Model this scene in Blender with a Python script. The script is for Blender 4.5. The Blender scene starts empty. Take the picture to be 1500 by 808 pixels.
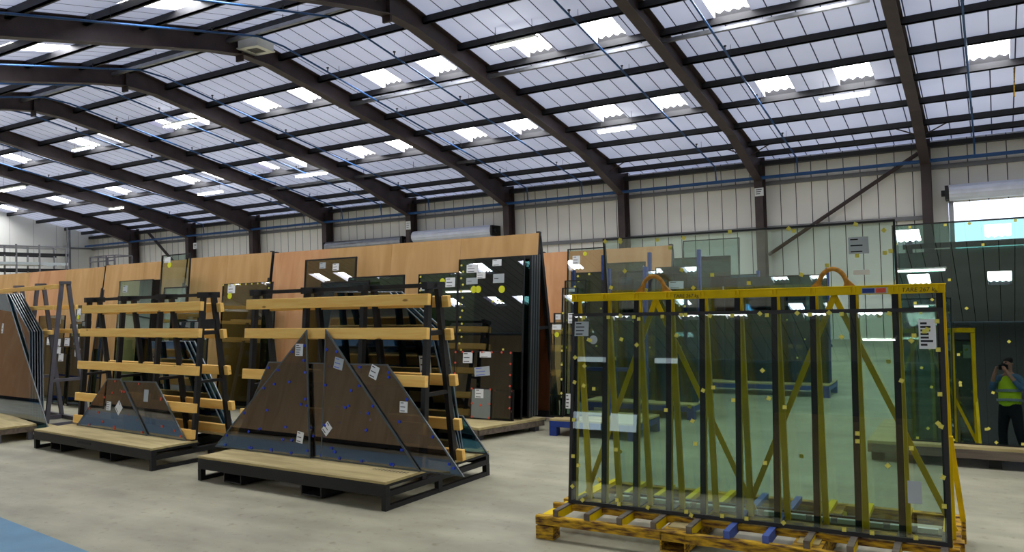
import bpy, bmesh, math, random
from mathutils import Vector, Matrix
random.seed(7)
SC = bpy.context.scene
COL = SC.collection
R = math.radians

# ------------------------------------------------------------------ helpers
def lin(r, g, b):
    f = lambda c: (c/255/12.92) if c/255 <= .04045 else ((c/255+.055)/1.055)**2.4
    return (f(r), f(g), f(b), 1)

class MB:
    """collects shapes; build() links them as ONE mesh object"""
    def __init__(s): s.v = []; s.f = []; s.m = []; s.sm = []
    def add(s, vs, fs, mi=0, sm=False):
        o = len(s.v); s.v += [tuple(v) for v in vs]
        for f in fs: s.f.append([i+o for i in f]); s.m.append(mi); s.sm.append(sm)
        return s
    def box(s, x0, x1, y0, y1, z0, z1, mi=0, M=None):
        vs = [Vector((x, y, z)) for z in (z0, z1) for y in (y0, y1) for x in (x0, x1)]
        if M is not None: vs = [M @ v for v in vs]
        return s.add(vs, [(0,2,3,1),(4,5,7,6),(0,1,5,4),(2,6,7,3),(0,4,6,2),(1,3,7,5)], mi)
    def beam(s, p0, p1, w, h, up=(0,0,1), mi=0):
        """bar from p0 to p1; h along 'up', w across"""
        p0 = Vector(p0); p1 = Vector(p1); d = (p1-p0).normalized(); u = Vector(up)
        a = d.cross(u)
        if a.length < 1e-4: a = d.cross(Vector((0,1,0)))
        a.normalize(); b = a.cross(d).normalized()
        vs = [p + a*(i*w/2) + b*(j*h/2) for p in (p0, p1) for j in (-1, 1) for i in (-1, 1)]
        return s.add(vs, [(0,1,3,2),(4,6,7,5),(0,4,5,1),(2,3,7,6),(0,2,6,4),(1,5,7,3)], mi)
    def cyl(s, p0, p1, r, n=12, mi=0, r1=None, sm=True):
        p0 = Vector(p0); p1 = Vector(p1); d = (p1-p0).normalized()
        a = d.orthogonal().normalized(); b = d.cross(a); r1 = r if r1 is None else r1
        vs = []
        for p, q in ((p0, r), (p1, r1)):
            for k in range(n):
                t = 2*math.pi*k/n; vs.append(p + a*(q*math.cos(t)) + b*(q*math.sin(t)))
        s.add(vs, [(k, (k+1) % n, n+(k+1) % n, n+k) for k in range(n)], mi, sm)
        o = vs
        s.add(vs[:n], [tuple(range(n-1, -1, -1))], mi); s.add(vs[n:], [tuple(range(n))], mi)
        return s
    def tube(s, path, r, n=8, mi=0):
        P = [Vector(p) for p in path]; rings = []
        a = None
        for i, p in enumerate(P):
            d = (P[min(i+1, len(P)-1)] - P[max(i-1, 0)]).normalized()
            if a is None: a = d.orthogonal().normalized()
            a = (a - d*a.dot(d)).normalized(); b = d.cross(a)
            rings.append([p + a*(r*math.cos(2*math.pi*k/n)) + b*(r*math.sin(2*math.pi*k/n)) for k in range(n)])
        vs = [v for g in rings for v in g]
        fs = [(i*n+k, i*n+(k+1) % n, (i+1)*n+(k+1) % n, (i+1)*n+k) for i in range(len(P)-1) for k in range(n)]
        s.add(vs, fs, mi, True)
        s.add(rings[0], [tuple(range(n-1, -1, -1))], mi); s.add(rings[-1], [tuple(range(n))], mi)
        return s
    def prism(s, pts, off, mi=0):
        """pts: planar loop of 3D points, extruded by off"""
        P = [Vector(p) for p in pts]; o = Vector(off); n = len(P)
        vs = P + [p+o for p in P]
        return s.add(vs, [tuple(range(n-1, -1, -1)), tuple(range(n, 2*n))] + [(k, (k+1) % n, n+(k+1) % n, n+k) for k in range(n)], mi)
    def ring(s, outer, inner, off, mi=0):
        A = [Vector(p) for p in outer]; B = [Vector(p) for p in inner]; o = Vector(off); n = len(A)
        vs = A + B + [p+o for p in A] + [p+o for p in B]; fs = []
        for k in range(n):
            j = (k+1) % n
            fs += [(k, j, n+j, n+k), (2*n+k, 3*n+k, 3*n+j, 2*n+j), (k, 2*n+k, 2*n+j, j), (n+k, n+j, 3*n+j, 3*n+k)]
        return s.add(vs, fs, mi)
    def build(s, name, mat, parent=None, bev=0):
        me = bpy.data.meshes.new(name); me.from_pydata(s.v, [], s.f)
        for m in (mat if isinstance(mat, (list, tuple)) else [mat]): me.materials.append(m)
        for p, mi, sm in zip(me.polygons, s.m, s.sm): p.material_index = mi; p.use_smooth = sm
        bm = bmesh.new(); bm.from_mesh(me); bmesh.ops.recalc_face_normals(bm, faces=bm.faces[:]); bm.to_mesh(me); bm.free()
        o = bpy.data.objects.new(name, me); COL.objects.link(o)
        if parent: o.parent = parent
        if bev:
            b = o.modifiers.new('edge', 'BEVEL'); b.width = bev; b.segments = 2; b.limit_method = 'ANGLE'
        return o

def tag(o, label, cat, group=None, kind=None):
    if label: o['label'] = label
    if cat: o['category'] = cat
    if group: o['group'] = group
    if kind: o['kind'] = kind
    return o
def thing(name, label, cat, loc=(0,0,0), rz=0, group=None):
    o = bpy.data.objects.new(name, None); COL.objects.link(o); o.empty_display_size = .1
    o.location = loc; o.rotation_euler = (0, 0, rz)
    return tag(o, label, cat, group)
def struct(o, label=None): return tag(o, label, None, None, 'structure')
def share(o, name, parent, loc=(0,0,0), rot=(0,0,0)):
    c = o.copy(); COL.objects.link(c); c.parent = parent; c.location = loc; c.rotation_euler = rot; c.name = name
    return c

# ------------------------------------------------------------------ camera
F, PITCH, YAW, ROLL, EYE = 1160.5, R(1.51), R(31.28), R(-1.69), 1.6
fw = Vector((-math.sin(YAW)*math.cos(PITCH), math.cos(YAW)*math.cos(PITCH), math.sin(PITCH)))
r0 = Vector((math.cos(YAW), math.sin(YAW), 0)); u0 = r0.cross(fw)
rt = r0*math.cos(ROLL) + u0*math.sin(ROLL); upv = -r0*math.sin(ROLL) + u0*math.cos(ROLL)
cam = bpy.data.cameras.new('camera'); cam.lens = F/1500*36; cam.sensor_width = 36; cam.clip_start = .05; cam.clip_end = 300
co = bpy.data.objects.new('view_camera', cam); COL.objects.link(co)
co.matrix_world = Matrix(((rt.x, upv.x, -fw.x, 0), (rt.y, upv.y, -fw.y, 0), (rt.z, upv.z, -fw.z, EYE), (0,0,0,1)))
SC.camera = co
def at(x, y, Y):
    """point of the survey sight line (x, y) at depth Y"""
    d = fw*F + rt*(x-750) - upv*(y-404); return Vector((0,0,EYE)) + d*(Y/d.y)

# ------------------------------------------------------------------ materials
def newmat(name):
    m = bpy.data.materials.new(name); m.use_nodes = True; nt = m.node_tree; nt.nodes.clear()
    out = nt.nodes.new('ShaderNodeOutputMaterial'); return m, nt, out
def L(nt, a, b): nt.links.new(a, b)
def N(nt, t, **kw):
    n = nt.nodes.new(t)
    for k, v in kw.items(): setattr(n, k, v)
    return n
def mat(name, rgb, rough=.6, metal=0, var=.0, scale=3, rgb2=None, thr=None, spec=.4, stretch=(1,1,1), bump=0, detail=6):
    """principled with noise between two colours"""
    m, nt, out = newmat(name); b = N(nt, 'ShaderNodeBsdfPrincipled'); L(nt, b.outputs[0], out.inputs[0])
    b.inputs['Roughness'].default_value = rough; b.inputs['Metallic'].default_value = metal
    b.inputs['Specular IOR Level'].default_value = spec
    c = lin(*rgb)
    if var or rgb2:
        tc = N(nt, 'ShaderNodeTexCoord'); mp = N(nt, 'ShaderNodeMapping'); mp.inputs['Scale'].default_value = stretch
        no = N(nt, 'ShaderNodeTexNoise'); no.inputs['Scale'].default_value = scale; no.inputs['Detail'].default_value = detail
        cr = N(nt, 'ShaderNodeValToRGB'); L(nt, tc.outputs['Object'], mp.inputs[0]); L(nt, mp.outputs[0], no.inputs[0]); L(nt, no.outputs[0], cr.inputs[0])
        c2 = lin(*rgb2) if rgb2 else c
        lo = [max(0, x*(1-var)) for x in c[:3]]+[1]; hi = [min(1, x*(1+var)) for x in c2[:3]]+[1]
        t = thr or (.3, .7); e = cr.color_ramp.elements
        e[0].position = t[0]; e[0].color = lo; e[1].position = t[1]; e[1].color = hi
        L(nt, cr.outputs[0], b.inputs['Base Color'])
        if bump:
            bp = N(nt, 'ShaderNodeBump'); bp.inputs['Strength'].default_value = bump; bp.inputs['Distance'].default_value = .01
            L(nt, no.outputs[0], bp.inputs['Height']); L(nt, bp.outputs[0], b.inputs['Normal'])
    else: b.inputs['Base Color'].default_value = c
    return m
def emit(name, rgb, s):
    m, nt, out = newmat(name); e = N(nt, 'ShaderNodeEmission'); e.inputs[0].default_value = rgb; e.inputs[1].default_value = s
    L(nt, e.outputs[0], out.inputs[0]); return m
def glass(name, tint, F0=.08, haze=0):
    """sheet glass: tinted transmission plus mirror reflection rising at grazing angles"""
    m, nt, out = newmat(name)
    lw = N(nt, 'ShaderNodeLayerWeight'); lw.inputs[0].default_value = .5
    p = N(nt, 'ShaderNodeMath', operation='POWER'); p.inputs[1].default_value = 5; L(nt, lw.outputs['Facing'], p.inputs[0])
    ma = N(nt, 'ShaderNodeMath', operation='MULTIPLY_ADD'); ma.inputs[1].default_value = 1-F0; ma.inputs[2].default_value = F0; L(nt, p.outputs[0], ma.inputs[0])
    tr = N(nt, 'ShaderNodeBsdfTransparent'); tr.inputs[0].default_value = (*tint, 1)
    gl = N(nt, 'ShaderNodeBsdfGlossy'); gl.inputs['Roughness'].default_value = 0; gl.inputs[0].default_value = (.95,.97,1,1)
    base = tr.outputs[0]
    if haze:
        df = N(nt, 'ShaderNodeBsdfDiffuse'); df.inputs[0].default_value = (.5,.55,.52,1)
        mh = N(nt, 'ShaderNodeMixShader'); mh.inputs[0].default_value = haze; L(nt, tr.outputs[0], mh.inputs[1]); L(nt, df.outputs[0], mh.inputs[2]); base = mh.outputs[0]
    mx = N(nt, 'ShaderNodeMixShader'); L(nt, ma.outputs[0], mx.inputs[0]); L(nt, base, mx.inputs[1]); L(nt, gl.outputs[0], mx.inputs[2])
    L(nt, mx.outputs[0], out.inputs[0]); return m
def wood(name, a, b, axis=(1,18,18), scale=2.2, rough=.65, knots=False):
    m, nt, out = newmat(name); bs = N(nt, 'ShaderNodeBsdfPrincipled'); L(nt, bs.outputs[0], out.inputs[0]); bs.inputs['Roughness'].default_value = rough
    bs.inputs['Specular IOR Level'].default_value = .25
    tc = N(nt, 'ShaderNodeTexCoord'); mp = N(nt, 'ShaderNodeMapping'); mp.inputs['Scale'].default_value = axis
    oi = N(nt, 'ShaderNodeObjectInfo'); av = N(nt, 'ShaderNodeVectorMath', operation='ADD')
    ml = N(nt, 'ShaderNodeMath', operation='MULTIPLY'); ml.inputs[1].default_value = 37
    L(nt, oi.outputs['Random'], ml.inputs[0]); L(nt, tc.outputs['Object'], av.inputs[0]); L(nt, ml.outputs[0], av.inputs[1]); L(nt, av.outputs[0], mp.inputs[0])
    no = N(nt, 'ShaderNodeTexNoise'); no.inputs['Scale'].default_value = scale; no.inputs['Detail'].default_value = 8; no.inputs['Distortion'].default_value = .6
    L(nt, mp.outputs[0], no.inputs[0]); cr = N(nt, 'ShaderNodeValToRGB'); e = cr.color_ramp.elements
    e[0].position = .32; e[0].color = lin(*a); e[1].position = .68; e[1].color = lin(*b); L(nt, no.outputs[0], cr.inputs[0])
    colr = cr.outputs[0]
    if knots:
        vo = N(nt, 'ShaderNodeTexVoronoi'); vo.inputs['Scale'].default_value = 2.6; mp2 = N(nt, 'ShaderNodeMapping'); mp2.inputs['Scale'].default_value = (1,3,3)
        L(nt, av.outputs[0], mp2.inputs[0]); L(nt, mp2.outputs[0], vo.inputs[0])
        k = N(nt, 'ShaderNodeValToRGB'); k.color_ramp.elements[0].position = .05; k.color_ramp.elements[0].color = (.25,.14,.06,1); k.color_ramp.elements[1].position = .1; k.color_ramp.elements[1].color = (1,1,1,1)
        L(nt, vo.outputs['Distance'], k.inputs[0]); mm = N(nt, 'ShaderNodeMix', data_type='RGBA', blend_type='MULTIPLY'); mm.inputs[0].default_value = .8
        L(nt, colr, mm.inputs[6]); L(nt, k.outputs[0], mm.inputs[7]); colr = mm.outputs[2]
    L(nt, colr, bs.inputs['Base Color']); return m
def lines_mat(name, rgb, line, pitch, width, off=0, axis=0, rough=.6, trans=0, var=.06, nscale=.6):
    """panelled sheet with dark joints at a regular pitch; optional daylight transmission"""
    m, nt, out = newmat(name); tc = N(nt, 'ShaderNodeTexCoord'); sp = N(nt, 'ShaderNodeSeparateXYZ'); L(nt, tc.outputs['Object'], sp.inputs[0])
    a = N(nt, 'ShaderNodeMath', operation='ADD'); a.inputs[1].default_value = -off+1000*pitch; L(nt, sp.outputs[axis], a.inputs[0])
    d = N(nt, 'ShaderNodeMath', operation='DIVIDE'); d.inputs[1].default_value = pitch; L(nt, a.outputs[0], d.inputs[0])
    fr = N(nt, 'ShaderNodeMath', operation='FRACT'); L(nt, d.outputs[0], fr.inputs[0])
    lt = N(nt, 'ShaderNodeMath', operation='LESS_THAN'); lt.inputs[1].default_value = width/pitch; L(nt, fr.outputs[0], lt.inputs[0])
    no = N(nt, 'ShaderNodeTexNoise'); no.inputs['Scale'].default_value = nscale; no.inputs['Detail'].default_value = 4; L(nt, tc.outputs['Object'], no.inputs[0])
    cr = N(nt, 'ShaderNodeValToRGB'); c = lin(*rgb); e = cr.color_ramp.elements
    e[0].position = .3; e[0].color = [x*(1-var) for x in c[:3]]+[1]; e[1].position = .7; e[1].color = [min(1,x*(1+var)) for x in c[:3]]+[1]; L(nt, no.outputs[0], cr.inputs[0])
    mx = N(nt, 'ShaderNodeMix', data_type='RGBA'); L(nt, lt.outputs[0], mx.inputs[0]); L(nt, cr.outputs[0], mx.inputs[6]); mx.inputs[7].default_value = lin(*line)
    b = N(nt, 'ShaderNodeBsdfDiffuse'); L(nt, mx.outputs[2], b.inputs[0]); res = b.outputs[0]
    if trans:
        t = N(nt, 'ShaderNodeBsdfTranslucent'); L(nt, mx.outputs[2], t.inputs[0])
        ms = N(nt, 'ShaderNodeMixShader'); ms.inputs[0].default_value = trans; L(nt, b.outputs[0], ms.inputs[1]); L(nt, t.outputs[0], ms.inputs[2]); res = ms.outputs[0]
    else:
        g = N(nt, 'ShaderNodeBsdfGlossy'); g.inputs['Roughness'].default_value = .4
        ms = N(nt, 'ShaderNodeMixShader'); ms.inputs[0].default_value = .04; L(nt, b.outputs[0], ms.inputs[1]); L(nt, g.outputs[0], ms.inputs[2]); res = ms.outputs[0]
    L(nt, res, out.inputs[0]); return m

M_roof = lines_mat('roof_liner', (214,213,224), (62,62,72), .5, .028, .1, 0, trans=.15, var=.22, nscale=.16)
M_roof2 = lines_mat('roof_liner_far_darkened', (150,150,154), (60,60,66), .5, .028, .1, 0, trans=.02, var=.12)  # lining darkened in colour so the unseen far span mirrors dark
M_sky = emit('daylit_rooflight_sheet', (.97,.98,1,1), 22.0)
M_glowpane = emit('added_glow_pane', (.80,.92,1,1), 2.0)
M_wall = lines_mat('wall_liner', (238,235,228), (44,44,48), .474, .024, -.042, 0, var=.05)
M_gable = lines_mat('gable_sheet', (236,236,230), (170,170,166), 1.2, .02, 0, 1, var=.03)
M_back = lines_mat('rear_wall_sheet', (74,78,78), (40,40,40), .6, .02, 0, 0, var=.08)
M_steel = mat('painted_brown_steel', (62,50,50), .55, 0, .25, 2.5)
M_steel2 = mat('purlin_steel', (50,50,52), .5, .3, .2, 2)
M_girt = mat('girt_steel', (120,120,122), .5, .3, .1)
M_galv = mat('galvanised_steel', (150,152,156), .35, .8, .15, 4)
M_shut = mat('shutter_slats', (214,219,234), .35, .15, .08, 3)
M_pipe = mat('blue_painted_pipe', (30,76,128), .45, 0, .12, 3)
M_black = mat('black_painted_steel', (24,24,26), .5, 0, .25, 6, spec=.35)
M_grey = mat('dark_grey_steel', (86,84,91), .5, 0, .15, 6)
M_rubber = mat('black_rubber', (20,20,24), .8, 0, .2, 8)
M_wood = wood('softwood_rail', (244,190,98), (252,210,122), (1.2,16,16), 2.0, knots=True)
M_deck = wood('deck_ply', (158,142,98), (192,176,126), (1,7,7), 1.6)
M_ply = wood('plywood_sheet', (184,142,86), (204,162,108), (6,6,.5), .9)
M_ply2 = wood('plywood_sheet_pink', (190,136,90), (208,158,112), (6,6,.5), .9)
M_card = wood('pale_brown_board', (178,146,106), (198,168,128), (6,6,.5), .9)
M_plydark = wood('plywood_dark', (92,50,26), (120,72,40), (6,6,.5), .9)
M_oldwood = wood('weathered_timber', (84,76,68), (118,106,92), (1,14,14), 1.6)
M_yel = mat('worn_yellow_paint', (220,186,4), .6, 0, .10, 5, rgb2=(230,196,10), thr=(.35,.7), spec=.15)
M_rust = mat('rusty_yellow_paint', (84,50,26), .75, 0, .2, 22, rgb2=(186,146,22), thr=(.36,.62), bump=.2, detail=14, stretch=(.45,1,2.6))
M_rope = mat('orange_rope', (176,124,44), .8, 0, .3, 40, bump=.4)
M_blue = mat('blue_painted_steel', (26,54,130), .5, 0, .2, 4)
M_bluepad = mat('blue_bearer_paint', (70,90,160), .6, 0, .2, 8)
M_edge = mat('black_edge_seal', (14,14,16), .5, 0, .2, 8)
M_edgeg = mat('ground_glass_edge', (70,78,80), .3, 0, .2, 10, spec=.6)
M_edged = mat('dark_glass_edge', (40,50,58), .22, 0, .2, 10, spec=.7)
M_edgel = mat('pale_glass_edge', (92,108,118), .25, 0, .2, 10, spec=.7)
M_paper = mat('white_paper', (226,228,228), .7, 0, .03, 5)
M_paperg = mat('grey_paper', (168,176,178), .7, 0, .05, 5)
M_ink = mat('black_ink', (26,26,30), .7)
M_blueink = mat('blue_ink', (70,90,190), .7)
M_padY = mat('yellow_cork_pad', (214,204,92), .8, 0, .15, 60)
M_padB = mat('blue_foam_pad', (40,66,190), .7, 0, .15, 60)
M_padR = mat('red_foam_pad', (214,86,64), .7, 0, .15, 60)
M_dotY = mat('yellow_round_sticker', (212,214,40), .6)
M_white = mat('white_enamel', (225,225,218), .5, 0, .04, 4)
M_lamp = emit('fluorescent_tube', (.95,1,.92,1), 20)
M_greyp = mat('grey_back_painted_glass', (128,136,132), .25, 0, .04, 2)
M_alu = mat('setting_block_white', (200,206,206), .5)
G_green = glass('clear_green_glass', (.73,.84,.76), .095)
G_greenD = glass('deep_green_glass', (.56,.74,.68), .13)
G_right = glass('solar_green_glass', (.60,.80,.74), .23)
G_dark = glass('dark_green_glass', (.22,.36,.35), .14)
G_grey = glass('grey_tinted_glass', (.36,.35,.34), .22)
G_clear = glass('clear_glass', (.80,.89,.86), .08)
G_blue = glass('blue_green_glass', (.26,.46,.58), .15)
G_olive = glass('olive_glass', (.46,.48,.36), .14)

def floormat():
    m, nt, out = newmat('concrete'); b = N(nt, 'ShaderNodeBsdfPrincipled'); L(nt, b.outputs[0], out.inputs[0])
    tc = N(nt, 'ShaderNodeTexCoord'); res = None
    def noise(sc, d, st=(1,1,1)):
        mp = N(nt, 'ShaderNodeMapping'); mp.inputs['Scale'].default_value = st; L(nt, tc.outputs['Object'], mp.inputs[0])
        n = N(nt, 'ShaderNodeTexNoise'); n.inputs['Scale'].default_value = sc; n.inputs['Detail'].default_value = d; L(nt, mp.outputs[0], n.inputs[0]); return n.outputs[0]
    def ramp(v, a, b_, ca, cb):
        r = N(nt, 'ShaderNodeValToRGB'); e = r.color_ramp.elements; e[0].position = a; e[0].color = ca; e[1].position = b_; e[1].color = cb; L(nt, v, r.inputs[0]); return r.outputs[0]
    c1 = ramp(noise(.8, 6), .35, .65, lin(152,148,127), lin(171,167,144))
    c2 = ramp(noise(2.2, 9, (1,1.8,1)), .38, .62, (.88,.88,.87,1), (1.05,1.05,1.04,1))
    c3 = ramp(noise(14, 8), .60, .74, (1,1,1,1), (.72,.70,.66,1))
    c4 = ramp(noise(1.1, 10, (.5,3.2,1)), .42, .66, (.88,.88,.87,1), (1.05,1.05,1.04,1))
    for c in (c2, c3, c4):
        mm = N(nt, 'ShaderNodeMix', data_type='RGBA', blend_type='MULTIPLY'); mm.inputs[0].default_value = 1
        L(nt, c1, mm.inputs[6]); L(nt, c, mm.inputs[7]); c1 = mm.outputs[2]
    L(nt, c1, b.inputs['Base Color']); r = ramp(noise(1.5, 5), .3, .7, (.42,.42,.42,1), (.62,.62,.62,1)); L(nt, r, b.inputs['Roughness'])
    b.inputs['Specular IOR Level'].default_value = .35
    return m
M_floor = floormat()
M_bluefloor = mat('blue_floor_paint', (80,126,154), .35, 0, .08, 2.5, rgb2=(92,138,164), spec=.4)

# ------------------------------------------------------------------ the hall
X0, X1 = -43.6, 13.0                       # gable to right-hand end
YW, YR, YV = 26.0, 13.2, .4                 # long wall, ridge, valley
T = .196; ZP = 8.15                         # roof slope, purlin underside at the ridge
ZL = ZP + .2                                # liner at the ridge
FR = [-1.55-4.72*n for n in range(-3, 9)]   # portal frames
def zl(Y):
    if Y >= YV: return ZL - T*abs(Y-YR)
    return ZL - T*abs(Y-(2*YV-YR))
struct(MB().box(X0-.3, X1+.3, -25.6, YW+.3, -.3, 0).build('floor', M_floor), 'worn pale grey concrete floor of the hall')
# painted walkway: a thin coat on the floor, its edge a little off parallel
struct(MB().prism([(-30,-.4,.001),(-5.17,-.4,.001),(8,1.3,.001),(8,1.5,.001),(-5.17,3.03,.001),(-6.7,3.22,.001),(-30,6.1,.001)][0:1]+[(4,-.4,.001),(4,1.85,.001),(-5.17,3.03,.001),(-6.7,3.22,.001),(-9,3.5,.001),(-30,3.5,.001)], (0,0,.002)).build('trim_1', M_bluefloor), 'blue painted walkway on the concrete floor')

rows = [(15.86, 17.22), (20.14, 21.56)]
rows_all = []
for a, b in rows: rows_all += [('s1', a, b), ('s2', 2*YR-b, 2*YR-a)]
mir = 2*YV
slopes = [('ceiling_1', YR, YW+.3), ('ceiling_2', YV, YR), ('ceiling_3', mir-YR, YV), ('ceiling_4', mir-YW, mir-YR)]
win_spans = []
for fx in FR[:-1] + [FR[-1]]:
    win_spans += [(fx-1.60, fx-.78), (fx-3.47, fx-2.66)]
win_spans = sorted([w for w in win_spans if w[0] > X0+.3])
base_rows = [r for r in rows] + [(2*YR-b, 2*YR-a) for a, b in rows]
base_rows += [(mir-b, mir-a) for a, b in base_rows]
wn = 0
for nm, ya, yb in slopes:
    rws = sorted([r for r in base_rows if r[0] > ya and r[1] < yb])
    xs = [X0] + [v for w in win_spans for v in w] + [X1]
    ys = [ya] + [v for r in rws for v in r] + [yb]
    m = MB()
    for i in range(len(xs)-1):
        for j in range(len(ys)-1):
            if i % 2 and j % 2: continue
            m.add([(xs[i],ys[j],zl(ys[j])),(xs[i+1],ys[j],zl(ys[j])),(xs[i+1],ys[j+1],zl(ys[j+1])),(xs[i],ys[j+1],zl(ys[j+1]))], [(0,1,2,3)])
    o = m.build(nm, M_roof if nm in ('ceiling_1', 'ceiling_2') else M_roof2); struct(o, 'white ribbed roof lining, slope %s' % nm[-1])
    for r in rws:
        for w in win_spans:
            wn += 1; m = MB(); h = .16; n = 24; lowY = r[1] if zl(r[1]) < zl(r[0]) else r[0]; hiY = r[0] if lowY == r[1] else r[1]
            P = []
            for k in range(n+1):
                x = w[0] + (w[1]-w[0])*k/n; dz = h + .028*math.cos(2*math.pi*(x-w[0])/.205)
                P.append((x, dz))
            vs = [(x, lowY, zl(lowY)+dz) for x, dz in P] + [(x, hiY, zl(hiY)+dz) for x, dz in P]
            m.add(vs, [(k, k+1, n+2+k, n+1+k) for k in range(n)], 0, True)
            # dark profiled filler at the low edge, plain reveals on the other three sides
            m.add([(x, lowY, zl(lowY)) for x, dz in P] + [(x, lowY, zl(lowY)+dz-.004) for x, dz in P], [(k, k+1, n+2+k, n+1+k) for k in range(n)], 1)
            m.add([(w[0],hiY,zl(hiY)),(w[1],hiY,zl(hiY)),(w[1],hiY,zl(hiY)+h+.03),(w[0],hiY,zl(hiY)+h+.03)], [(0,1,2,3)], 2)
            for x in w: m.add([(x,lowY,zl(lowY)),(x,hiY,zl(hiY)),(x,hiY,zl(hiY)+h+.03),(x,lowY,zl(lowY)+h+.03)], [(0,1,2,3)], 2)
            struct(m.build('window_%d' % wn, [M_sky, M_rubber, M_roof]))

# walls
def wall_mesh(m, pts, off): return m.prism(pts, off)
DX0, DX1, DZ = -1.04, 2.9, 3.95           # open roller doorway in the long wall
m = MB(); m.box(X0, DX0, YW+.1, YW+.28, 0, 5.79); m.box(DX0, DX1, YW+.1, YW+.28, DZ, 5.79); m.box(DX1, X1, YW+.1, YW+.28, 0, 5.79)
struct(m.build('wall_back', M_wall), 'long side wall of pale ribbed cladding')
def gable(x, name, mt):
    pr = [(x,-25.2,0),(x,YW+.2,0),(x,YW+.2,zl(YW)+.2),(x,YR,zl(YR)+.2),(x,YV,zl(YV)+.2),(x,mir-YR,zl(mir-YR)+.2),(x,-25.2,zl(-25.2)+.2)]
    return struct(MB().prism(pr, (-.2,0,0)).build(name, mt))
for a, b, c, d in ((-16.2,-14.75,2.4,3.2), (-14.3,-13.0,2.4,3.2), (-16.2,-14.7,5.6,6.15), (-12.3,-11.2,5.6,6.2), (-29.0,-27.4,4.7,5.3), (-27.2,-25.0,4.0,4.55)):  # unseen glowing panes added behind the camera for the glass to mirror
    wn += 1; m = MB(); m.box(a, b, -25.26, -25.2, c, d); m.ring([(a-.05,-25.27,c-.05),(b+.05,-25.27,c-.05),(b+.05,-25.27,d+.05),(a-.05,-25.27,d+.05)], [(a,-25.27,c),(b,-25.27,c),(b,-25.27,d),(a,-25.27,d)], (0,.1,0), 1)
    struct(m.build('window_%d' % wn, [M_glowpane, M_girt]))
gable(X0, 'wall_left', M_gable); gable(X1+.2, 'wall_right', M_back)
struct(MB().box(X0, X1, -25.5, -25.25, 0, 6.3).build('wall_front', M_back))
struct(MB().box(X0, X0+.06, -25, YW, 4.98, 5.06).build('trim_2', M_girt), 'horizontal rail along the end wall')
struct(MB().box(DX0-6, DX1+14, YW+.4, YW+40, -.3, -.02).build('ground', M_floor), 'concrete yard outside the open doorway')
struct(MB().box(X0, X1, YW-.02, YW+.1, 4.94, 5.06).build('trim_3', M_girt), 'upper horizontal cladding rail on the side wall')
struct(MB().box(X0, DX0-.5, YW-.02, YW+.1, 3.5, 3.62).build('trim_4', M_girt), 'lower horizontal cladding rail on the side wall')
struct(MB().box(X0, X1, YW-.2, YW+.05, 5.56, 5.70).build('beam', M_steel2), 'dark eaves beam along the side wall')
struct(MB().box(X0, X1, YV-.35, YV+.35, 5.55, 5.75).build('beam', M_steel))

# portal frames: columns and rafters, each its own object
def isec(m, p0, p1, w, d0, d1, down):
    """I section with top edge p0-p1, depth d0..d1 measured along 'down'"""
    p0 = Vector(p0); p1 = Vector(p1); dn = Vector(down)
    t = .02
    def slab(a0, a1, b0, b1, wd):
        m.add([Vector((a0.x-wd/2,a0.y,a0.z)),Vector((a0.x+wd/2,a0.y,a0.z)),Vector((a1.x+wd/2,a1.y,a1.z)),Vector((a1.x-wd/2,a1.y,a1.z)),
               Vector((b0.x-wd/2,b0.y,b0.z)),Vector((b0.x+wd/2,b0.y,b0.z)),Vector((b1.x+wd/2,b1.y,b1.z)),Vector((b1.x-wd/2,b1.y,b1.z))],
              [(0,1,2,3),(4,7,6,5),(0,4,5,1),(1,5,6,2),(2,6,7,3),(3,7,4,0)])
    slab(p0, p1, p0+dn*t, p1+dn*t, w)
    slab(p0+dn*t, p1+dn*t, p0+dn*(d0-t), p1+dn*(d1-t), .014)
    slab(p0+dn*(d0-t), p1+dn*(d1-t), p0+dn*d0, p1+dn*d1, w)
for fx in FR:
    if fx > X1: continue
    m = MB()
    m.box(fx-.125, fx+.125, YW-.03, YW-.01, 0, 5.9); m.box(fx-.125, fx+.125, YW-.47, YW-.45, 0, 5.55); m.box(fx-.008, fx+.008, YW-.45, YW-.03, 0, 5.8)
    m.box(fx-.17, fx+.17, YW-.52, YW+.02, 0, .03)
    struct(m.build('column', M_steel), 'dark brown steel column against the side wall')
    dn = (0, 0, -1)
    def raft(ys, ds):
        m = MB()
        for (a, b), (d0, d1) in zip(zip(ys, ys[1:]), zip(ds, ds[1:])):
            isec(m, (fx, a, zl(a)-.01), (fx, b, zl(b)-.01), .26, d0, d1, dn)
        return m
    m = raft([YR, YR+.9, 22.6, 25.6], [.58, .46, .46, .88])
    m.box(fx-.11, fx+.11, YR-.03, YR+.03, zl(YR)-.74, zl(YR)-.02)
    struct(m.build('rafter', M_steel), 'dark brown steel rafter on the window wall side')
    struct(raft([YV+.2, YV+3.4, YR-.9, YR], [.88, .52, .52, .58]).build('rafter', M_steel), 'dark brown steel rafter on the slope overhead')
    struct(raft([mir-YR, YV-3.4, YV-.2], [.46, .46, .88]).build('rafter', M_steel))
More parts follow.
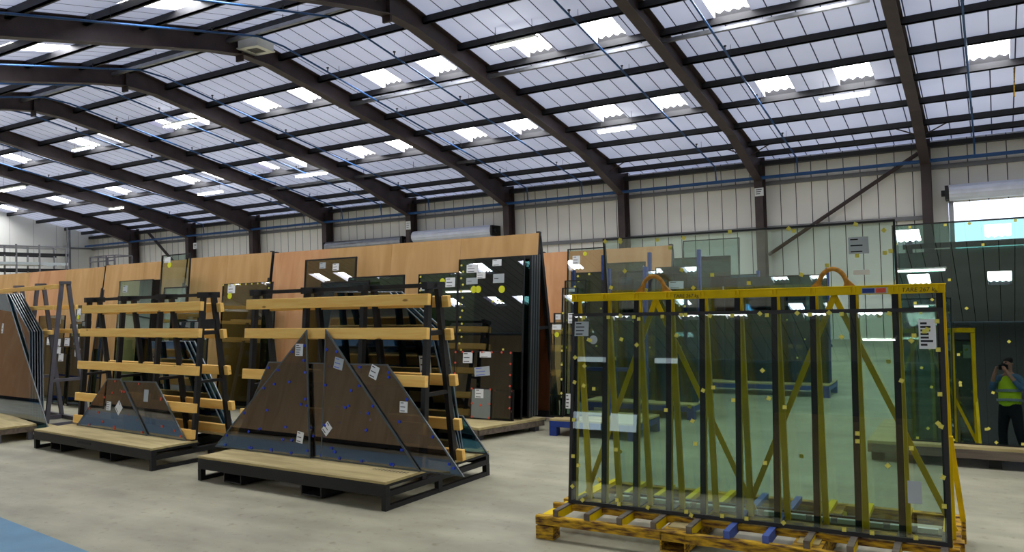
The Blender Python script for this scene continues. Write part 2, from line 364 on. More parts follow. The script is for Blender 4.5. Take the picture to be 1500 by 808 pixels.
    # knee braces from the rafter to the purlin
PURL = [25.41, 24.47, 22.97, 21.5, 20.07, 18.63, 17.13, 15.86, 14.47, 13.30]
for k, y in enumerate(PURL):
    z = zl(y); m = MB(); m.box(X0, X1, y-.035, y+.035, z-.17, z-.005); m.box(X0, X1, y-.035, y+.075, z-.17, z-.155)
    struct(m.build('purlin', M_steel2)); y2 = 2*YR-y; z = zl(y2)
    m = MB(); m.box(X0, X1, y2-.035, y2+.035, z-.17, z-.005); m.box(X0, X1, y2-.035, y2+.075, z-.17, z-.155)
    struct(m.build('purlin', M_steel2))
for k in range(8):
    y = mir-YR+.3+k*1.6; z = zl(y); struct(MB().box(X0, X1, y-.04, y+.04, z-.2, z-.005).build('purlin', M_steel2))
# knee braces by the first frames
for fx in FR[3:6]:
    for s in (-1, 1):
        y = 24.47; struct(MB().cyl((fx+s*.08, y, zl(y)-.42), (fx+s*.62, y, zl(y)-.17), .018, 8).build('beam', M_steel))
# diagonal wall braces
struct(MB().cyl((-1.74,25.85,5.43), (-6.1,25.85,2.7), .06, 12).build('beam', M_steel), 'diagonal brace tube on the side wall')
struct(MB().cyl(tuple(at(215,338,25.8)), tuple(at(262,392,25.8)), .07, 10).build('beam', M_steel))
struct(MB().cyl(tuple(at(100,322,24.5)), tuple(at(102,440,24.5)), .10, 12).build('column', M_galv), 'thin grey steel post by the end wall')

# ------------------------------------------------------------------ roof services
m = MB(); m.tube([(X0+.2,25.5,5.13),(X1-.5,25.5,5.13)], .055, 10)
t = tag(m.build('pipe', M_pipe), 'long blue main pipe running level along the side wall', 'pipe')
PX = [-.32, -5.05, -7.6, -12.45, -14.7, -19.3, -21.8, -24.0, -26.3, -30.6, -33.2]
ordn = ['first', 'second', 'third', 'fourth', 'fifth', 'sixth', 'seventh', 'eighth', 'ninth', 'tenth', 'eleventh']
for k, x in enumerate(PX):
    path = [(x, 25.5, 5.13), (x, 25.45, 5.62), (x, 25.1, zl(25.1)-.33)]
    path += [(x, YR+.5, zl(YR+.5)-.33), (x, YR-.3, zl(YR-.3)-.33), (x, YV+.6, zl(YV+.6)-.33)]
    t = thing('sprinkler_pipe', 'blue sprinkler pipe following the roof slope, %s from the right' % ordn[k], 'pipe', (0,0,0), 0, 'sprinkler branch pipes')
    MB().tube(path, .024, 8).build('pipe_run', M_pipe, t)
    for y in (23.6, 20.8, 18.0, 15.2, 11.6, 8.8, 6.0):
        z = zl(y)-.33; mm = MB().cyl((x, y, z), (x, y, z+.12), .014, 6).cyl((x, y, z+.10), (x, y, z+.125), .035, 8); mm.build('sprinkler_head', M_steel2, t)
        MB().cyl((x+.02, y+.4, z), (x+.02, y+.4, zl(y+.4)-.002), .005, 5).build('hanger', M_steel2, t)
# cable trunking below the purlins
def trunk(xa, xb, y, label, r=.05):
    z = zl(y)-.25; t = thing('cable_trunking', label, 'trunking')
    MB().box(xa, xb, y-r, y+r, z-.05, z+.03).build('channel', M_galv, t)
    for x in [xa+.4+2.36*k for k in range(int((xb-xa)/2.36))]: MB().cyl((x,y,z+.03),(x,y,zl(y)), .008, 6).build('hanger', M_steel2, t)
trunk(-16.2, -1.9, 17.17, 'long galvanised cable trunking below the upper rooflights')
trunk(-25.1, -15.0, 22.42, 'thin galvanised cable trunking below the lower rooflights')
trunk(-26, 4, YR-.35, 'galvanised cable trunking running along the roof ridge')
# fluorescent battens
def lamp(x0, x1, y, z, label):
    t = thing('fluorescent_light', label, 'light', ((x0+x1)/2, y, z), 0, 'fluorescent battens under the roof'); h = (x1-x0)/2
    MB().box(-h, h, -.06, .06, .05, .10).build('housing', M_white, t)
    for s in (-1, 1):
        MB().cyl((-h+.04, s*.05, .02), (h-.04, s*.05, .02), .022, 8).build('tube', M_lamp, t)
        MB().cyl((s*h*.8, 0, .10), (s*h*.8, 0, zl(y)-z), .006, 5).build('hanger', M_steel2, t)
LB = 'lit white fluorescent batten '
lamp(-3.60, -2.40, 21.1, 6.29, LB+'below the right-hand pair of rooflights')
lamp(-9.74, -8.54, 21.1, 6.30, LB+'hanging alone below the middle of the roof')
lamp(-9.83, -8.60, 15.55, 7.39, LB+'touching the large upper rooflight at top centre')
lamp(-22.2, -20.6, 21.15, 6.29, LB+'under the lower rooflights beside a cable trunking')
lamp(-28.3, -26.8, 21.5, 6.22, LB+'above the third column from the left wall corner')
lamp(-34.9, -33.9, 21.7, 6.18, LB+'smallest and farthest along the lower roof')
lamp(-22.5, -20.9, 15.85, 7.33, LB+'joined to a rooflight left of centre on the upper row')
lamp(-28.1, -26.9, 16.1, 7.28, LB+'on the upper row next to a far rooflight')
p = at(2, 281, 15.5); lamp(p.x, p.x+1.6, 15.5, p.z, LB+'at the left edge near the end wall')
p = at(122, 64, 10.4); lamp(p.x, p.x+1.2, 10.4, p.z, LB+'on the near slope just under a rafter')
lamp(-6.95, -5.85, -14.1, 5.5, LB+'behind the camera, mirrored at the top of the front crate glass')
lamp(-2.85, -1.80, -18.4, 5.5, LB+'behind the camera, mirrored low in the right of the crate glass')
lamp(-2.75, -1.30, -11.1, 5.5, LB+'behind the camera, mirrored at the top of the right-hand glass')
lamp(-21.0, -19.6, -12.0, 5.8, LB+'behind the camera, mirrored in the middle glass stack')
# white warm air unit by the ridge
t = thing('unit_heater', 'white ceiling heater unit beside the rafter at the ridge', 'heater', (-15.35, 13.4, 7.86), R(8))
t.scale = (.72,.72,.72); m = MB(); m.box(-.42,.42,-.42,.42,.04,.34); m.box(-.36,.36,-.36,.36,.34,.40); m.build('casing', M_white, t, .02)
m = MB(); m.ring([(-.45,-.45,0),(.45,-.45,0),(.45,.45,0),(-.45,.45,0)],[(-.25,-.25,0),(.25,-.25,0),(.25,.25,0),(-.25,.25,0)],(0,0,.045)); m.build('grille_frame', M_white, t)
m = MB()
for k in range(7): m.box(-.25,.25,-.25+k*.075,-.25+k*.075+.03,.01,.04)
m.build('grille', M_girt, t)
for s in (-1, 1): MB().cyl((s*.3,0,.4),(s*.3,0,(zl(13.4)-7.86)/.72), .012, 6).build('hanger', M_steel2, t)

# roller doors
def roller(x0, x1, z, label, curtain, mt, bottom=None):
    t = thing('roller_shutter', label, 'roller door', ((x0+x1)/2, YW-.42, 0)); h = (x1-x0)/2
    m = MB(); n = 28; r = .22
    vs = []
    for x in (-h, h):
        for k in range(n):
            a = 2*math.pi*k/n; q = r*(1+.05*(k % 2)); vs.append((x, q*math.cos(a), z+q*math.sin(a)))
    m.add(vs, [(k,(k+1) % n,n+(k+1) % n,n+k) for k in range(n)]); m.add(vs[:n],[tuple(range(n))]); m.add(vs[n:],[tuple(range(n))]); m.build('rolled_curtain', mt, t)
    for s in (-1, 1):
        m = MB(); m.box(s*(h+.06)-.04, s*(h+.06)+.04, -.2, .42, z-.2, z+.2); m.cyl((s*(h+.02),0,z),(s*(h+.2),0,z), .09, 12); m.build('end_bracket', M_black, t)
        MB().box(s*(h-.02)-.06, s*(h-.02)+.06, .28, .38, 0, z-.2).build('guide_channel', M_galv, t)
    if curtain:
        m = MB(); k = 0; zz = 0
        while zz < z-.2: m.box(-h+.03, h-.03, .30+.012*(k % 2), .34, zz, zz+.1); zz += .1; k += 1
        m.build('curtain', mt, t)
    return t
roller(-.98, 2.85, 4.17, 'open silver roller shutter above the bright doorway', False, M_shut)
roller(-20.15, -16.35, 4.16, 'closed silver roller shutter between the two middle columns, bright roll', True, M_shut)
roller(-25.0, -20.75, 4.02, 'closed grey roller shutter behind the plywood, darker roll', True, M_galv)
# notices on the columns
def notice(x, y, Y, w, h, label):
    p = at(x, y, Y); m = MB(); m.box(-w/2,w/2,-.004,.004,-h/2,h/2)
    for k in range(3): m.box(-w*.35, w*(.3-.1*k), -.006, -.004, h*(.28-.25*k)-.012, h*(.28-.25*k)+.012, 1)
    o = m.build('column_notice', [M_paper, M_ink]); o.location = p; tag(o, label, 'sign')
notice(1112, 281, YW-.485, .28, .26, 'small white notice on the second column from the right')
notice(598, 330, YW-.485, .24, .34, 'white notice on the column between the two roller shutters')
notice(286, 360, YW-.485, .3, .3, 'pale notice on the far column beyond the plywood')
# wire on a rafter
tag(MB().tube([at(1303,2,21.0), at(1304,45,21.0), at(1304,62,21.0), at(1305,90,21.0)], .012, 6).build('hanging_cord', M_white), 'thin pale cord hanging beside the right-hand rafter', 'cord')
tag(MB().tube([at(1487,0,22.0), at(1485,60,22.0), at(1486,142,22.0)], .016, 6).build('hanging_cord', M_rust), 'thin brown cord hanging at the right edge of the roof', 'cord')

# white racking by the end wall
t = thing('storage_rack', 'distant white storage rack against the end wall', 'rack', (-38, 0, 0))
ya, yb = at(-40,360,18).y, 0
U = [16.0, 18.6, 19.6, 20.8]
for y in U:
    for x in (0, 1): MB().box(x-.03,x+.03,y-.03,y+.03,0,4.6).build('upright', M_girt, t)
for z, mt, h in ((4.50, M_girt, .03), (4.16, M_black, .06), (3.74, M_paperg, .06), (3.45, M_black, .06)):
    for x in (0, 1): MB().box(x-.02, x+.02, 15.0, 20.9, z-h, z+h).build('shelf_beam', mt, t)
MB().box(0.02,.98,15.0,20.2,3.70,3.73).build('shelf_panel', M_white, t)
t = thing('storage_cage', 'small grey wire cage showing above the far plywood', 'cage', at(150, 392, 20.0)); 
m = MB()
for a, b in (((-.9,0,0),(-.9,0,.5)),((.9,0,0),(.9,0,.5)),((-.9,0,.5),(.9,0,.5)),((-.9,0,.28),(.9,0,.28)),((-.3,0,0),(-.3,0,.5)),((.3,0,0),(.3,0,.5)),((-.9,.8,0),(-.9,.8,.5)),((.9,.8,0),(.9,.8,.5)),((-.9,.8,.5),(.9,.8,.5)),((-.9,0,.5),(-.9,.8,.5)),((.9,0,.5),(.9,.8,.5))): m.beam(a,b,.05,.05)
m.box(-.93,.93,-.03,.83,-2.4,0); m.build('cage_frame', M_grey, t)

# ------------------------------------------------------------------ glass units
_pads = {}
def pad_mesh(kind):
    if kind not in _pads:
        mt = {'Y': M_padY, 'B': M_padB, 'R': M_padR}[kind]; s = {'Y': .0115, 'B': .0105, 'R': .011}[kind]
        me = MB().box(-s, s, -.006, 0, -s, s).build('separator_pad', mt); COL.objects.unlink(me); _pads[kind] = me
    return _pads[kind]
def inset(poly, d):
    n = len(poly); A = sum(poly[i][0]*poly[(i+1) % n][1]-poly[(i+1) % n][0]*poly[i][1] for i in range(n)); sg = 1 if A > 0 else -1
    ln = []
    for i in range(n):
        (x0,y0),(x1,y1) = poly[i], poly[(i+1) % n]; dx, dy = x1-x0, y1-y0; l = math.hypot(dx, dy); nx, ny = -dy/l*sg, dx/l*sg
        ln.append((nx, ny, nx*x0+ny*y0+d))
    out = []
    for i in range(n):
        a, b = ln[i-1], ln[i]; D = a[0]*b[1]-a[1]*b[0]
        out.append(((a[2]*b[1]-a[1]*b[2])/D, (a[0]*b[2]-a[2]*b[0])/D))
    return out
def paper(parent, M, s, t, w, h, rot=0, mats=None, rows=4, name='paper_label', dark=1):
    m = MB(); m.box(-w/2, w/2, -.0015, 0, -h/2, h/2)
    for k in range(rows):
        z = h*(.36-.72*k/max(1, rows-1)) if rows > 1 else 0; ww = w*(.4 if k % 2 else .32)
        m.box(-w*.4, -w*.4+ww*(1.2+.6*((k*7) % 3)/2), -.0022, -.0015, z-h*.035*dark, z+h*.035*dark, 1)
    o = m.build(name, mats or [M_paper, M_ink], parent); o.matrix_local = M @ Matrix.Translation((s, -.002, t)) @ Matrix.Rotation(rot, 4, 'Y'); return o
def dot(parent, M, s, t, r=.03, mt=None):
    o = MB().cyl((0,-.0015,0),(0,0,0), r, 16, sm=False).build('round_sticker', mt or M_dotY, parent); o.matrix_local = M @ Matrix.Translation((s,-.002,t)); return o
def unit(label, O, rz, lean, poly, th, gl, ed=None, ew=.012, cat='glass', name='glass_unit', group=None, pads=(), labels=(), dots=()):
    """a glass sheet: base point O, turned rz, leaning back by lean; poly in sheet coordinates"""
    t = thing(name, label, cat, O, rz, group); M = Matrix.Rotation(-lean, 4, 'X')
    inn = inset(poly, ew); P3 = [M @ Vector((a, 0, b)) for a, b in poly]; I3 = [M @ Vector((a, 0, b)) for a, b in inn]
    off = M @ Vector((0, th, 0)) - M @ Vector((0,0,0)); e = off.normalized()*.0006
    MB().prism(I3, off).build('pane', gl, t)
    MB().ring([p-e for p in P3], [p-e for p in I3], off+e*2).build('edge_seal', ed or M_edge, t)
    for k, s, z in pads:
        share(pad_mesh(k), 'separator_pad', t); o = t.children[-1] if False else None
    t['_M'] = 0; del t['_M']
    for c, (k, s, z) in zip([c for c in COL.objects if c.parent == t and c.name.startswith('separator_pad')] if pads else [], pads):
        c.matrix_local = M @ Matrix.Translation((s, -.001, z)) @ Matrix.Rotation(random.choice((0,0,.8,.4)), 4, 'Y')
    for q in labels: paper(t, M, *q)
    for q in dots: dot(t, M, *q)
    return t
def rect(w, h, x0=0): return [(x0,0),(x0+w,0),(x0+w,h),(x0,h)]
def scatter(kind, n, poly, edge=.02, rnd=None):
    """pads along the edges first, then over the face"""
    rnd = rnd or random; out = []; ins = inset(poly, edge); k = len(ins); per = [math.dist(ins[i], ins[(i+1) % k]) for i in range(k)]; tot = sum(per)
    ne = int(n*.5)
    for j in range(ne):
        d = tot*(j+rnd.uniform(-.3,.3)+.5)/ne
        for i in range(k):
            if d <= per[i]: break
            d -= per[i]
        f = max(0, min(1, d/per[i])); a, b = ins[i], ins[(i+1) % k]; out.append((kind, a[0]+(b[0]-a[0])*f, a[1]+(b[1]-a[1])*f))
    xs = [p[0] for p in poly]; ys = [p[1] for p in poly]
    def inside(x, y):
        c = False
        for i in range(k):
            (xa,ya),(xb,yb) = ins[i], ins[(i+1) % k]
            if (ya > y) != (yb > y) and x < (xb-xa)*(y-ya)/(yb-ya)+xa: c = not c
        return c
    while len(out) < n:
        x, y = rnd.uniform(min(xs),max(xs)), rnd.uniform(min(ys),max(ys))
        if inside(x, y): out.append((kind, x, y))
    return out

# ------------------------------------------------------------------ yellow crate, its two glass units
CR = R(1.2); CO = Vector((-2.654, 4.574, 0))
def cw(u, v, z): return CO + Vector((u*math.cos(CR)-v*math.sin(CR), u*math.sin(CR)+v*math.cos(CR), z))
t = thing('glass_transport_rack', 'worn yellow steel transport rack with rope lifting loops and rusty pallet base', 'rack', CO, CR)
LN = 2.47; DP = 1.09
PU = [.165+.2235*k for k in range(11)]
m = MB(); m.box(0, LN, 0, .05, .095, .15); m.box(0, LN, .003, .045, .148, .154); m.build('front_beam', M_rust, t, .004)
MB().box(0, LN, DP-.06, DP, .085, .155).build('rear_beam', M_rust, t, .004)
MB().box(.02, LN-.02, .22, .25, .145, .187).build('middle_beam', M_rust, t, .003)
MB().box(0, LN, .42, .50, .09, .165).build('middle_beam', M_rust, t, .004)
for u in (0, LN-.13):
    for v in (0, DP-.1): MB().box(u, u+.13, v, v+.1, 0, .086).build('foot', M_rust, t, .004)
MB().box(.02, .09, .06, DP-.06, .09, .15).build('end_beam', M_yel, t, .004); MB().box(LN-.09, LN-.02, .06, DP-.06, .09, .15).build('end_beam', M_rust, t, .004)
for k, u in enumerate(PU):
    blue = k in (5, 6); um = u-.02
    m = MB(); m.box(um-.015, um+.015, .02, .50, .135, .187); m.box(um-.02, um+.02, .55, DP-.05, .155, .185); b = m.build('bearer', M_bluepad if blue else M_yel, t)
    m = MB(); m.box(um-.018, um+.018, .015, .50, .187, .197); m.box(um-.018, um+.018, .012, .019, .15, .197); m.build('rubber_strip', M_bluepad if blue else M_oldwood, b)
for u in (.86, 1.62):
    m = MB(); m.ring([(u,0,.03),(u+.16,0,.03),(u+.16,0,.15),(u,0,.15)], [(u+.01,0,.04),(u+.15,0,.04),(u+.15,0,.14),(u+.01,0,.14)], (0,DP,0)); m.build('fork_pocket', M_rust, t)
    MB().box(u+.02, u+.14, .1, .36, .150, .158).build('fork_cover', M_deck, t)
# base board the rear pieces stand on
MB().box(.1, LN-.1, .50, .64, .165, .175).build('base_board', M_oldwood, t)
m = MB()
for k in range(14): m.box(.35+k*.145, .35+k*.145+.105, .515, .55, .175, .20)
m.build('setting_block', M_alu, t)
for k, u in enumerate(PU):
    o = MB().beam((u, .262, .16), (u, .405, 1.575), .036, .035, (0,1,0)).build('post', M_yel, t)
    MB().beam((u, .242, .19), (u, .3855, 1.552), .034, .008, (0,1,0)).build('rubber_facing', M_rubber, o)
    MB().beam((u+.012, .400, 1.60), (u+.012, .488, .17), .034, .03, (0,1,0)).build('rear_leg', M_yel, t)
m = MB(); m.box(PU[0]-.03, PU[-1]+.03, .375, .43, 1.553, 1.60); m.box(PU[0]-.035, PU[-1]+.035, .368, .437, 1.598, 1.606); m.build('top_beam', M_yel, t, .003)
for u in PU:
    m = MB(); m.box(u-.017, u-.006, .362, .377, 1.566, 1.598); m.box(u+.006, u+.017, .362, .377, 1.566, 1.598); m.build('bracket', M_yel, t)
for k in (2, 7):
    u = .165+.2235*k+.115
    pts = [(u+.078*math.cos(a), .405, 1.605+.105*math.sin(a)) for a in [math.pi*(j/14) for j in range(15)]]
    lp = MB().tube(pts, .014, 10).build('lifting_loop', M_rope, t)
    for s in (-1, 1):
        MB().prism([(u+s*.06,.39,1.605),(u+s*.125,.39,1.605),(u+s*.075,.39,1.655)], (0,.03,0)).build('loop_lug', M_rope, lp)
    for s in (-1, 1):
        MB().beam((u-s*.012, .435+.005*s, 1.575), (u+s*.58, .515+.005*s, .20), .034, .008, (0,1,0)).build('diagonal_brace', M_yel, t)
MB().beam((PU[-1]+.02, .43, .75), (PU[-1]+.06, .85, .18), .03, .012, (0,1,0)).build('diagonal_brace', M_yel, t)
def text(body, parent, loc, size, mt, name):
    c = bpy.data.curves.new(name, 'FONT'); c.body = body; c.size = size; c.extrude = .0005; c.shear = .15
    f = bpy.data.objects.new(name, c); COL.objects.link(f); dg = bpy.context.evaluated_depsgraph_get()
    me = bpy.data.meshes.new_from_object(f.evaluated_get(dg)); bpy.data.objects.remove(f); me.materials.clear(); me.materials.append(mt)
    o = bpy.data.objects.new(name, me); COL.objects.link(o); o.parent = parent; o.location = loc; o.rotation_euler = (R(90), 0, 0); return o
text('TARE 267 kg', t, (PU[9]+.035, .373, 1.563), .034, M_ink, 'weight_marking')
text('TARE 267 kg', t, (PU[3]+.035, .373, 1.563), .032, M_ink, 'weight_marking')
m = MB(); m.box(PU[8]+.05, PU[8]+.19, .371, .374, 1.558, 1.592)
m.box(PU[8]+.055, PU[8]+.12, .370, .3715, 1.562, 1.588, 1); m.box(PU[8]+.125, PU[8]+.18, .370, .3715, 1.562, 1.588, 2)
m.build('sticker', [M_paperg, M_blue, M_padR], t)
# front unit
poly = rect(2.27, 1.282)
prs = random.Random(3); pads = scatter('Y', 62, poly, .03, prs)
pads += [('Y', x, 1.262) for x in (.36,.78,.81,1.28,1.50,1.68)] + [('Y', .85, .012), ('Y', .13, 1.10), ('Y', 1.115, .73), ('Y', 1.42, .70)]
unit('large clear green double glazed unit leaning on the front of the yellow rack', cw(.145, .205, .199), CR, R(6.9), poly, .024, G_green, M_edge, .022, pads=pads,
     labels=[(.075, 1.175, .105, .10, 0, [M_paperg, M_ink], 4), (2.19, 1.135, .085, .165, 0, [M_paper, M_ink], 7), (2.10, .27, .07, .12, 0, [M_paperg, M_paperg], 1)], dots=[(.165, 1.10, .03, M_paperg)])
# rear unit, taller, on the back of the rack
poly = rect(1.83, 1.80); prs = random.Random(5)
pads = [('Y', x, y) for x, y in ((.02,1.78),(.13,1.785),(.48,1.71),(.88,1.79),(1.24,1.785),(1.62,1.785),(1.77,1.74),(.04,1.46),(.15,1.57),(.33,1.53),(.55,1.56),(.62,1.44),(.75,1.52),(.98,1.46),(1.3,1.5),(1.45,1.55),(1.62,1.6))] + scatter('Y', 26, poly, .03, prs)
unit('tall clear glass unit standing behind the yellow rack, showing above its top beam', cw(.36, .588, .19), CR, -R(5.0), poly, .024, G_clear, M_edge, .012, pads=pads,
     labels=[(1.63, 1.66, .11, .10, 0, [M_paperg, M_ink], 3), (1.64, 1.50, .09, .03, 0, [M_paper, M_paper], 1)])

# ------------------------------------------------------------------ right-hand stillage and its stack
t = thing('timber_stillage', 'low brown timber-edged stillage under the dark green glass at right', 'stillage', (-1.05, 7.93, 0), R(0))
MB().box(0, 3.2, 0, 1.3, .162, .19).build('deck', M_deck, t, .003)
MB().box(0, 3.2, -.005, .06, .085, .162).build('front_rail', M_oldwood, t, .004); MB().box(0, 3.2, 1.2, 1.3, .085, .162).build('rear_rail', M_oldwood, t, .004)
for u in (.02, .95, 1.9, 3.05):
    MB().box(u, u+.1, .08, .2, 0, .162).build('leg', M_black, t); MB().box(u, u+.1, 1.1, 1.2, 0, .162).build('leg', M_black, t)
for u in (.35, 1.5, 2.7): MB().beam((u, .62, .19), (u, .78, 2.1), .06, .05, (0,1,0)).build('upright', M_black, t)
MB().box(.3, 2.8, .70, .76, 1.95, 2.0).build('top_bar', M_black, t)
poly = rect(2.4, 1.985); prs = random.Random(11); pads = scatter('Y', 64, poly, .03, prs)
unit('wide dark green solar glass unit at right reflecting the photographer', (-.80, 8.035, .19), R(-.1), R(5.1), poly, .024, G_right, M_edge, .012, pads=pads)
for k, (x, w, h) in enumerate(((-.33,2.1,1.76),(-.77,2.3,1.72),(-.5,2.2,1.74),(-.33,2.1,1.70))):
    y = 8.035+.04+.036*k
    unit('green glass unit hidden in the stack behind the photographer reflection', (x, y+.02, .19), R(-.1), R(5.1), rect(w, h), .024, [G_greenD, G_dark, G_dark, G_dark][k], M_edge, .012, group='units stacked behind the right-hand front pane')

# ------------------------------------------------------------------ black racks with timber rails
def rack(label, O, rz, Ln, steel, woodm, group=None, sw=1):
    t = thing('glass_rack', label, 'rack', O, rz, group); D = 1.37
    for v0, v1, nm in ((0, .05, 'front_beam'), (D-.05, D, 'rear_beam')): MB().box(0, Ln, v0, v1, .105, .197).build(nm, steel, t, .003)
    for v0, v1 in ((.004, .50), (.87, D-.004)): MB().box(.0, Ln-.0, v0, v1, .200, .222).build('deck_board', M_deck, t, .003)
    for u in (0, Ln-.045):
        m = MB(); m.box(u, u+.045, .05, D-.05, .10, .145); m.box(u, u+.045, .05, .52, .18, .199); m.box(u, u+.045, .86, D-.05, .18, .199); m.build('end_bar', steel, t)
        MB().box(u+.002, u+.043, .05, D-.05, 0, .036).build('floor_bar', steel, t)
        for v in (0, .64, D-.05): MB().box(u, u+.045, v, v+.05, 0, .105).build('leg', steel, t)
    for u in (.36*Ln/2.3, 1.36*Ln/2.3):
        m = MB(); m.ring([(u,.01,.02),(u+.24,.01,.02),(u+.24,.01,.105),(u,.01,.105)], [(u+.012,.01,.032),(u+.228,.01,.032),(u+.228,.01,.1),(u+.012,.01,.1)], (0,D-.02,0)); m.build('fork_pocket', steel, t)
    us = [.10+(Ln-.13)*k/3 for k in range(4)]
    for k, u in enumerate(us):
        m = MB(); m.beam((u,.47,.15),(u,.615,1.70), .045, .05, (0,1,0)); m.beam((u,.90,.15),(u,.735,1.70), .045, .05, (0,1,0))
        m.box(u-.03, u+.03, .56, .79, 1.685, 1.745); m.box(u-.022, u+.022, .50, .87, .10, .15)
        m.box(u-.02, u+.02, .54, .82, .80, .83)
        if k == 3: m.box(u-.02, u+.02, .56, .80, 1.30, 1.34)
        if k == 3 and sw == 2: m.box(u-.015, u+.015, .57, .79, 1.36, 1.46)
        m.build('upright_frame', steel, t)
    MB().box(us[0]-.05, us[-1]+.03, .655, .695, 1.70, 1.735).build('ridge_bar', steel, t)
    for z in (1.60, 1.32, .93, .55, .285):
        v = .443+.0935*(z-.15)
        o = MB().box(.02, Ln+.005, -.022, .022, -.048, .048).build('timber_rail', woodm, t, .004); o.location = (0, v-.002, z); o.rotation_euler = (R(-5.3), 0, 0)
        v = .927-.1065*(z-.15)
        o = MB().box(.06, Ln+.06, -.022, .022, -.048, .048).build('timber_rail', woodm, t, .004); o.location = (0, v+.002, z-.02); o.rotation_euler = (R(6), 0, 0)
    return t
OF = Vector((-6.326, 4.742, 0)); RF = -math.atan2(.089, 2.316)
OLk = Vector((-9.651, 5.021, 0)); RL = -math.atan2(.219, 2.545)
tf = rack('black steel glass rack with four pale timber rails, nearest of the two', OF, RF, 2.32, M_black, M_wood)
tl = rack('black steel glass rack with timber rails holding two trapezoid panes with red pads', OLk, RL, 2.555, M_black, M_wood, sw=2)
MB().box(1.05, 1.35, -.0025, 0, .15, .175).build('stencil_marking', M_ink, tl)
for k in range(12): MB().box(1.9+k*.032, 1.9+k*.032+.012, .30, .34, .2222, .2228).build('stencil_mark', M_ink, tf)
def loc(O, rz, v, z, u=0): return O + Vector((u*math.cos(rz)-v*math.sin(rz), u*math.sin(rz)+v*math.cos(rz), z))
LE = R(5.5)
prs = random.Random(21)
pl = [(-.26,0),(1.085,0),(.955,1.14)]
unit('left triangular grey tinted pane with a white label at its tip, on the front rack', loc(OF,RF,.372,.224), RF, LE, pl, .012, G_grey, M_edgeg, .014, name='glass_sheet',
     pads=scatter('B', 26, pl, .03, prs), labels=[(.875,.955,.10,.11,0,[M_paper,M_ink],5),(.945,.175,.085,.10,.12,[M_paper,M_ink],3)])
pl = [(1.20,0),(2.335,0),(1.178,1.145)]
unit('right triangular grey tinted pane with a diamond label near its base, on the front rack', loc(OF,RF,.389,.224), RF, LE, pl, .012, G_grey, M_edgeg, .014, name='glass_sheet',
     pads=scatter('B', 20, pl, .03, prs), labels=[(1.262,.27,.085,.105,.75,[M_paper,M_ink],3),(1.37,.84,.11,.10,.2,[M_paperg,M_blueink],3)])
pl = [(-.05,0),(2.76,0),(1.92,.845),(.42,.838)]
unit('wide grey tinted trapezoid pane behind the two triangles on the front rack', loc(OF,RF,.406,.224), RF, LE, pl, .012, G_grey, M_edgeg, .012, name='glass_sheet',
     pads=scatter('B', 34, pl, .03, prs), labels=[(1.78,.775,.095,.11,.35,[M_paper,M_ink],3),(2.125,.50,.085,.09,0,[M_paper,M_ink],3)])
pl = [(.21,0),(1.785,0),(1.135,.585),(.85,.58)]
unit('left trapezoid grey pane with two white labels and red pads on the left rack', loc(OLk,RL,.385,.224), RL, LE, pl, .012, G_grey, M_edgeg, .014, name='glass_sheet',
     pads=scatter('R', 12, pl, .03, prs), labels=[(.93,.27,.10,.10,0,[M_paper,M_ink],4),(1.155,.26,.12,.12,.75,[M_paper,M_ink],2)])
pl = [(1.30,0),(2.50,0),(1.84,.578),(1.05,.56)]
unit('right trapezoid grey pane with one grey label on the left rack', loc(OLk,RL,.402,.224), RL, LE, pl, .012, G_grey, M_edgeg, .014, name='glass_sheet',
     pads=scatter('R', 10, pl, .03, prs), labels=[(1.68,.42,.09,.13,0,[M_paperg,M_paperg],1)])
# sheets on the far side of the racks
for k in range(3):
    pl = [(.35+.03*k,0),(2.25,0),(2.05+.06*k,1.10),(1.60+.05*k,1.46),(.9+.1*k,1.48)]
    unit(['dark blue-green sheet with clipped corner on the far side of the front rack', 'second clipped blue-green sheet on the far side of the front rack', 'third clipped blue-green sheet on the far side of the front rack, rearmost'][k],
         loc(OF,RF,1.03+.025*k,.224), RF, -LE, pl, .012, G_blue, M_edgel, .008, name='glass_sheet', group='sheets on the back of the front rack', labels=[(1.95,.80,.13,.16,0,[M_paperg,M_ink],3)] if k == 0 else [])
for k in range(3):
    pl = [(.85+.1*k,0),(2.24+.06*k,0),(1.62+.06*k,.985),(.92+.1*k,.98)]
    unit(['teal trapezoid sheet on the far side of the left rack', 'second teal trapezoid sheet on the far side of the left rack', 'third teal trapezoid sheet on the far side of the left rack, rearmost'][k],
         loc(OLk,RL,1.03+.025*k,.224), RL, -LE, pl, .012, G_blue, M_edgel, .008, name='glass_sheet', group='sheets on the back of the left rack')
pl = [(1.75,0),(2.44,0),(2.19,.33),(2.0,.33)]
unit('small blue offcut standing on the rear deck of the front rack', loc(OF,RF,1.19,.224), RF, -LE, pl, .012, G_blue, M_edgeg, .012, name='glass_sheet')

